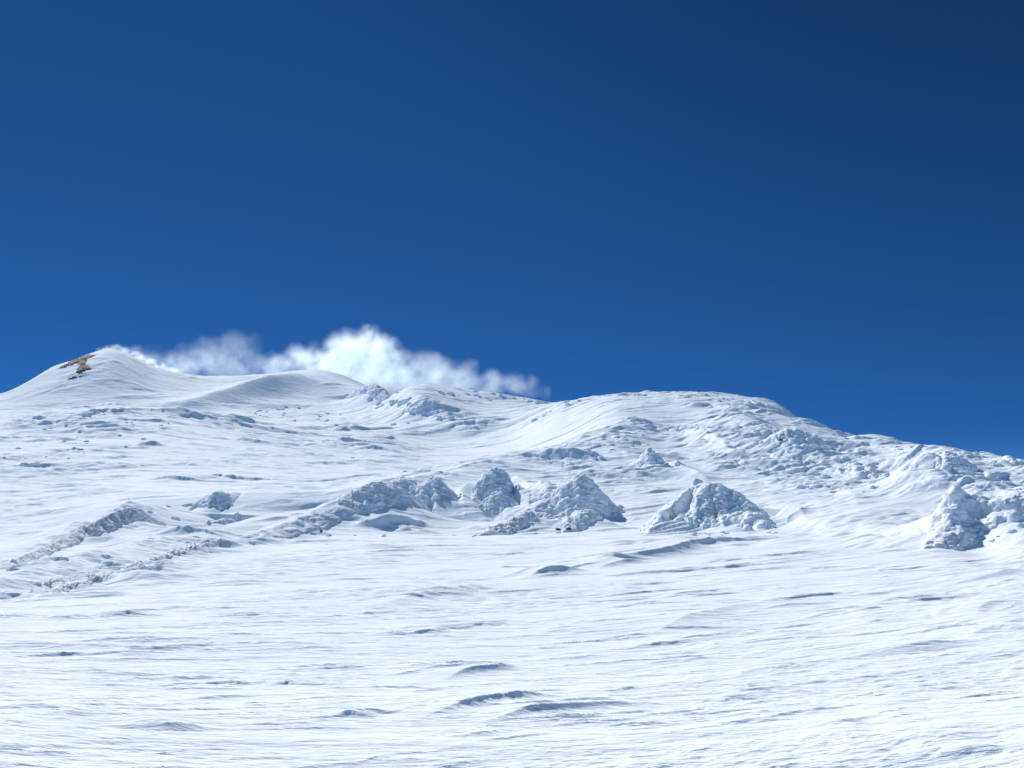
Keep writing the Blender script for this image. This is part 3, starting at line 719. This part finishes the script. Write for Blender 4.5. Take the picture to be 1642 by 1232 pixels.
cluster([(1180, 700), (1260, 690), (1350, 730), (1420, 765), (1400, 790), (1290, 790), (1200, 760)], 52, 4, 18, 'crusted boulder scattered over the upper right mountainside', 'boulders on the right mountainside')
cluster([(1300, 690), (1440, 710), (1560, 715), (1600, 735), (1540, 740), (1420, 722)], 26, 4, 12, 'crusted rock along the falling right skyline', 'rocks along the right skyline')
cluster([(1545, 745), (1600, 735), (1642, 760), (1642, 795), (1590, 795), (1550, 780)], 26, 7, 20, 'crusted boulder in the field above the shaded crag', 'boulders above the crag', hs=.8)
cluster([(860, 735), (960, 705), (1110, 675), (1130, 690), (1000, 725), (900, 755)], 26, 4, 12, 'crusted rock along the front ridge below the bright slope', 'rocks along the front ridge')
cluster([(950, 640), (1000, 634), (1110, 631), (1160, 638), (1225, 641), (1235, 656), (1120, 640), (1000, 640)], 26, 5, 13, 'crusted rock along the highest part of the right mountain crest', 'rocks along the right mountain crest')
for px, py, w_, lab in [(1213, 752, 15, 'dark round boulder left of the row below the right mountainside'), (1322, 765, 20, 'half-buried boulder with a curved dark edge beside the blocky snow lump'),
    (1335, 790, 16, 'round boulder on the flat snow in front of the blocky lump'), (1402, 783, 18, 'round boulder between the blocky lump and the right shoulder'),
    (985, 826, 20, 'cluster boulder just right of the crusted dome on the flat snow'), (268, 813, 15, 'left one of three small boulders leading to the flat-topped boulder'),
    (240, 821, 11, 'smallest boulder by the point of the left ridge'), (300, 810, 20, 'low boulder touching the left side of the flat-topped boulder'),
    (280, 833, 16, 'thin slab in the hollow below the three small boulders'), (315, 862, 20, 'grey boulder at the right end of the lower left ridge'),
    (405, 872, 16, 'boulder at the left foot of the long central mound'), (435, 857, 20, 'boulder in front of the smooth left slope of the central mound'),
    (42, 748, 20, 'dark boulder alone on the far left of the streaked slope'), (137, 667, 16, 'dark rock at the top of the left shoulder beside a bright patch'),
    (650, 757, 16, 'flat rock alone in the bright valley above the long mound'), (565, 735, 10, 'tiny dark rock in the upper bright valley'),
    (707, 757, 8, 'tiny dark rock on the edge of the bright valley'), (1087, 745, 14, 'low rock right of the lone upright rock'),
    (608, 653, 13, 'single dark boulder on smooth snow below the far knoll'), (631, 681, 12, 'left one of two boulders below the broken band'),
    (656, 679, 10, 'right one of two boulders below the broken band'), (20, 915, 20, 'boulder at the left edge between the two left ridges'),
    (98, 898, 24, 'low crusted boulder on the slope between the left ridges'), (172, 893, 20, 'low crusted boulder right of the one between the left ridges')]:
    boulder(px, py, w_, lab, None, hs=.9)
cluster([(1040, 856), (1240, 850), (1245, 858), (1040, 862)], 14, 5, 14, 'small crusted lump fallen at the foot of the largest mound', 'lumps at the foot of the largest mound')
cluster([(1490, 872), (1600, 850), (1640, 840), (1640, 850), (1590, 872), (1500, 882)], 12, 6, 18, 'small crusted lump at the foot of the shaded crag', 'lumps at the foot of the crag')
cluster([(480, 855), (600, 856), (780, 858), (960, 852), (900, 862), (500, 860)], 14, 4, 12, 'small crusted lump along the foot of the middle mounds', 'lumps along the foot of the middle mounds')

# ---------------------------------------------------------------- bare ground on the cone
patch('scree_strip', 'thin brown strip of bare scree along the left edge of the left summit', 'bare scree',
      [(90, 592), (106, 583), (128, 574), (150, 567), (168, 565), (158, 568), (141, 575), (121, 583), (104, 591)], 1150, 0.8, M_scree, 3)
patch('bare_rock', 'dark bare rock patch on the snow below the left summit', 'rock',
      [(119, 600), (123, 590), (132, 584), (139, 585), (149, 593), (140, 593), (134, 597), (127, 601)], 1100, 0.7, M_dusted, 7)

# ---------------------------------------------------------------- steam from the crater behind the ridge
def steam(name, label, balls, dens, d=1560, seed=0, warp=34, sp=22, vox=4.0, nsc=0.030, thr=-0.72):
    C3 = []
    for i, (px, py, r_, w_) in enumerate(balls):
        dd = d + sp * math.sin(i * 2.4 + seed)
        x, y, z = ray(px, py, dd); C3.append((float(x), float(y), float(z), r_ / F * dd * 1.42, w_))
    bm = bmesh.new()
    for x, y, z, r_, w_ in C3:
        g_ = bmesh.ops.create_icosphere(bm, subdivisions=3, radius=r_ * 1.12)
        bmesh.ops.translate(bm, verts=g_['verts'], vec=(x, y, z))
    me = bpy.data.meshes.new('tmp'); bm.to_mesh(me); bm.free()
    o = bpy.data.objects.new('tmp', me); COL.objects.link(o)
    md = o.modifiers.new('r', 'REMESH'); md.mode = 'VOXEL'; md.voxel_size = vox
    dg = bpy.context.evaluated_depsgraph_get(); dg.update()
    m2 = bpy.data.meshes.new_from_object(o.evaluated_get(dg)); bpy.data.objects.remove(o)
    m2.name = name; m2.materials.clear()
    o = bpy.data.objects.new(name, m2); COL.objects.link(o)
    tag(o, label, 'steam' if name == 'steam' else 'blown snow', 'steam drifting from the crater' if name == 'steam' else None)
    m = bpy.data.materials.new(name); m.use_nodes = True; t = m.node_tree; N = t.nodes; L = t.links; N.clear()
    out = N.new('ShaderNodeOutputMaterial'); pv = N.new('ShaderNodeVolumePrincipled'); L.new(pv.outputs[0], out.inputs['Volume'])
    pv.inputs['Color'].default_value = (0.90, 0.985, 1.0, 1); pv.inputs['Anisotropy'].default_value = 0.45
    geo = N.new('ShaderNodeNewGeometry')
    def noise(sc, det, ro=.6):
        n = N.new('ShaderNodeTexNoise'); n.inputs['Scale'].default_value = sc; n.inputs['Detail'].default_value = det; n.inputs['Roughness'].default_value = ro
        L.new(geo.outputs['Position'], n.inputs[0]); return n
    def mth(op, a, b=None, c=None, clamp=False):
        n = N.new('ShaderNodeMath'); n.operation = op; n.use_clamp = clamp
        for i_, v_ in enumerate((a, b, c)):
            if v_ is None: continue
            if isinstance(v_, (int, float)): n.inputs[i_].default_value = v_
            else: L.new(v_, n.inputs[i_])
        return n.outputs[0]
    wn1 = noise(0.034, 6); sub = N.new('ShaderNodeVectorMath'); sub.operation = 'SUBTRACT'; sub.inputs[1].default_value = (.5, .5, .5); L.new(wn1.outputs['Color'], sub.inputs[0])
    sc_ = N.new('ShaderNodeVectorMath'); sc_.operation = 'SCALE'; sc_.inputs['Scale'].default_value = warp; L.new(sub.outputs[0], sc_.inputs[0])
    ad = N.new('ShaderNodeVectorMath'); ad.operation = 'ADD'; L.new(geo.outputs['Position'], ad.inputs[0]); L.new(sc_.outputs[0], ad.inputs[1])
    acc = None
    for x, y, z, r_, w_ in C3:
        ds = N.new('ShaderNodeVectorMath'); ds.operation = 'DISTANCE'; ds.inputs[1].default_value = (x, y, z); L.new(ad.outputs[0], ds.inputs[0])
        mr = N.new('ShaderNodeMapRange'); mr.interpolation_type = 'SMOOTHSTEP'
        mr.inputs[1].default_value = r_; mr.inputs[2].default_value = r_ * 0.15; mr.inputs[3].default_value = 0; mr.inputs[4].default_value = w_
        L.new(ds.outputs['Value'], mr.inputs[0])
        acc = mr.outputs[0] if acc is None else mth('ADD', acc, mr.outputs[0])
    nb_ = noise(nsc * 1.25, 8, .62)
    er = mth('MULTIPLY_ADD', nb_.outputs[0], 3.4, thr - 0.58)             # billows and gaps
    f = mth('MULTIPLY', mth('MULTIPLY_ADD', acc, 1.0, -0.10), mth('MAXIMUM', er, 0.0))
    f = mth('MAXIMUM', f, 0.0)
    L.new(mth('MULTIPLY', mth('MINIMUM', f, 1.2), dens), pv.inputs['Density'])
    m2.materials.append(m); m.cycles.volume_step_rate = 0.35
    return o
steam('steam', 'thin ragged steam streaming low from behind the left summit', [(176, 560, 7, .5), (200, 563, 10, .8), (222, 572, 16, .9), (238, 582, 16, .9), (280, 592, 20, 1.0), (245, 560, 16, .25), (262, 577, 20, .6), (300, 578, 28, .6), (338, 568, 30, .55),
      (378, 556, 28, .5), (408, 549, 18, .35), (365, 590, 30, .8), (320, 596, 28, .8), (405, 588, 28, .7)], 0.017, seed=1, thr=-0.62)
steam('steam', 'thickest white billow of steam rising highest above the middle of the ridge', [(440, 588, 24, .9), (475, 580, 27, 1), (515, 577, 30, 1.1), (552, 562, 32, 1.3), (590, 554, 30, 1.4), (614, 562, 25, 1.3), (575, 588, 38, 1.5),
      (618, 596, 36, 1.3), (530, 600, 36, 1.2), (596, 536, 13, .8), (560, 548, 12, .6), (632, 552, 14, .7)], 0.030, seed=2, thr=-0.65)
steam('steam', 'low steam trailing away to the right and thinning against the blue', [(655, 592, 32, .8), (692, 590, 30, .7), (735, 606, 26, .6), (790, 606, 20, .5), (655, 626, 32, .9), (705, 620, 30, .8), (745, 624, 27, .7), (785, 620, 26, .8), (825, 618, 22, .7),
      (852, 622, 18, .6), (876, 630, 14, .45), (752, 590, 18, .35), (640, 572, 18, .5), (715, 595, 24, .5)], 0.024, seed=4, thr=-0.55)
cr_ = [(92, 585), (116, 574), (136, 567), (158, 562), (180, 558), (202, 563), (222, 572), (242, 584), (266, 592), (292, 600)]
bl_ = [(x_, float(np.interp(x_, [c[0] for c in cr_], [c[1] for c in cr_])) - 1.5 * math.sin(x_ * .9), 5.0 + 1.5 * math.sin(x_ * 1.7) + (x_ - 90) * .015, .32) for x_ in range(160, 290, 5)]
steam('blown_snow', 'bright thin snow plume blown off the crest of the left summit', bl_, 0.3, d=1228, seed=6, warp=9, sp=2, vox=1.6, nsc=0.09, thr=-0.85)
print('verts', Z.size, 'rows', len(D), 'cols', len(AZ), 'boulders', nb)
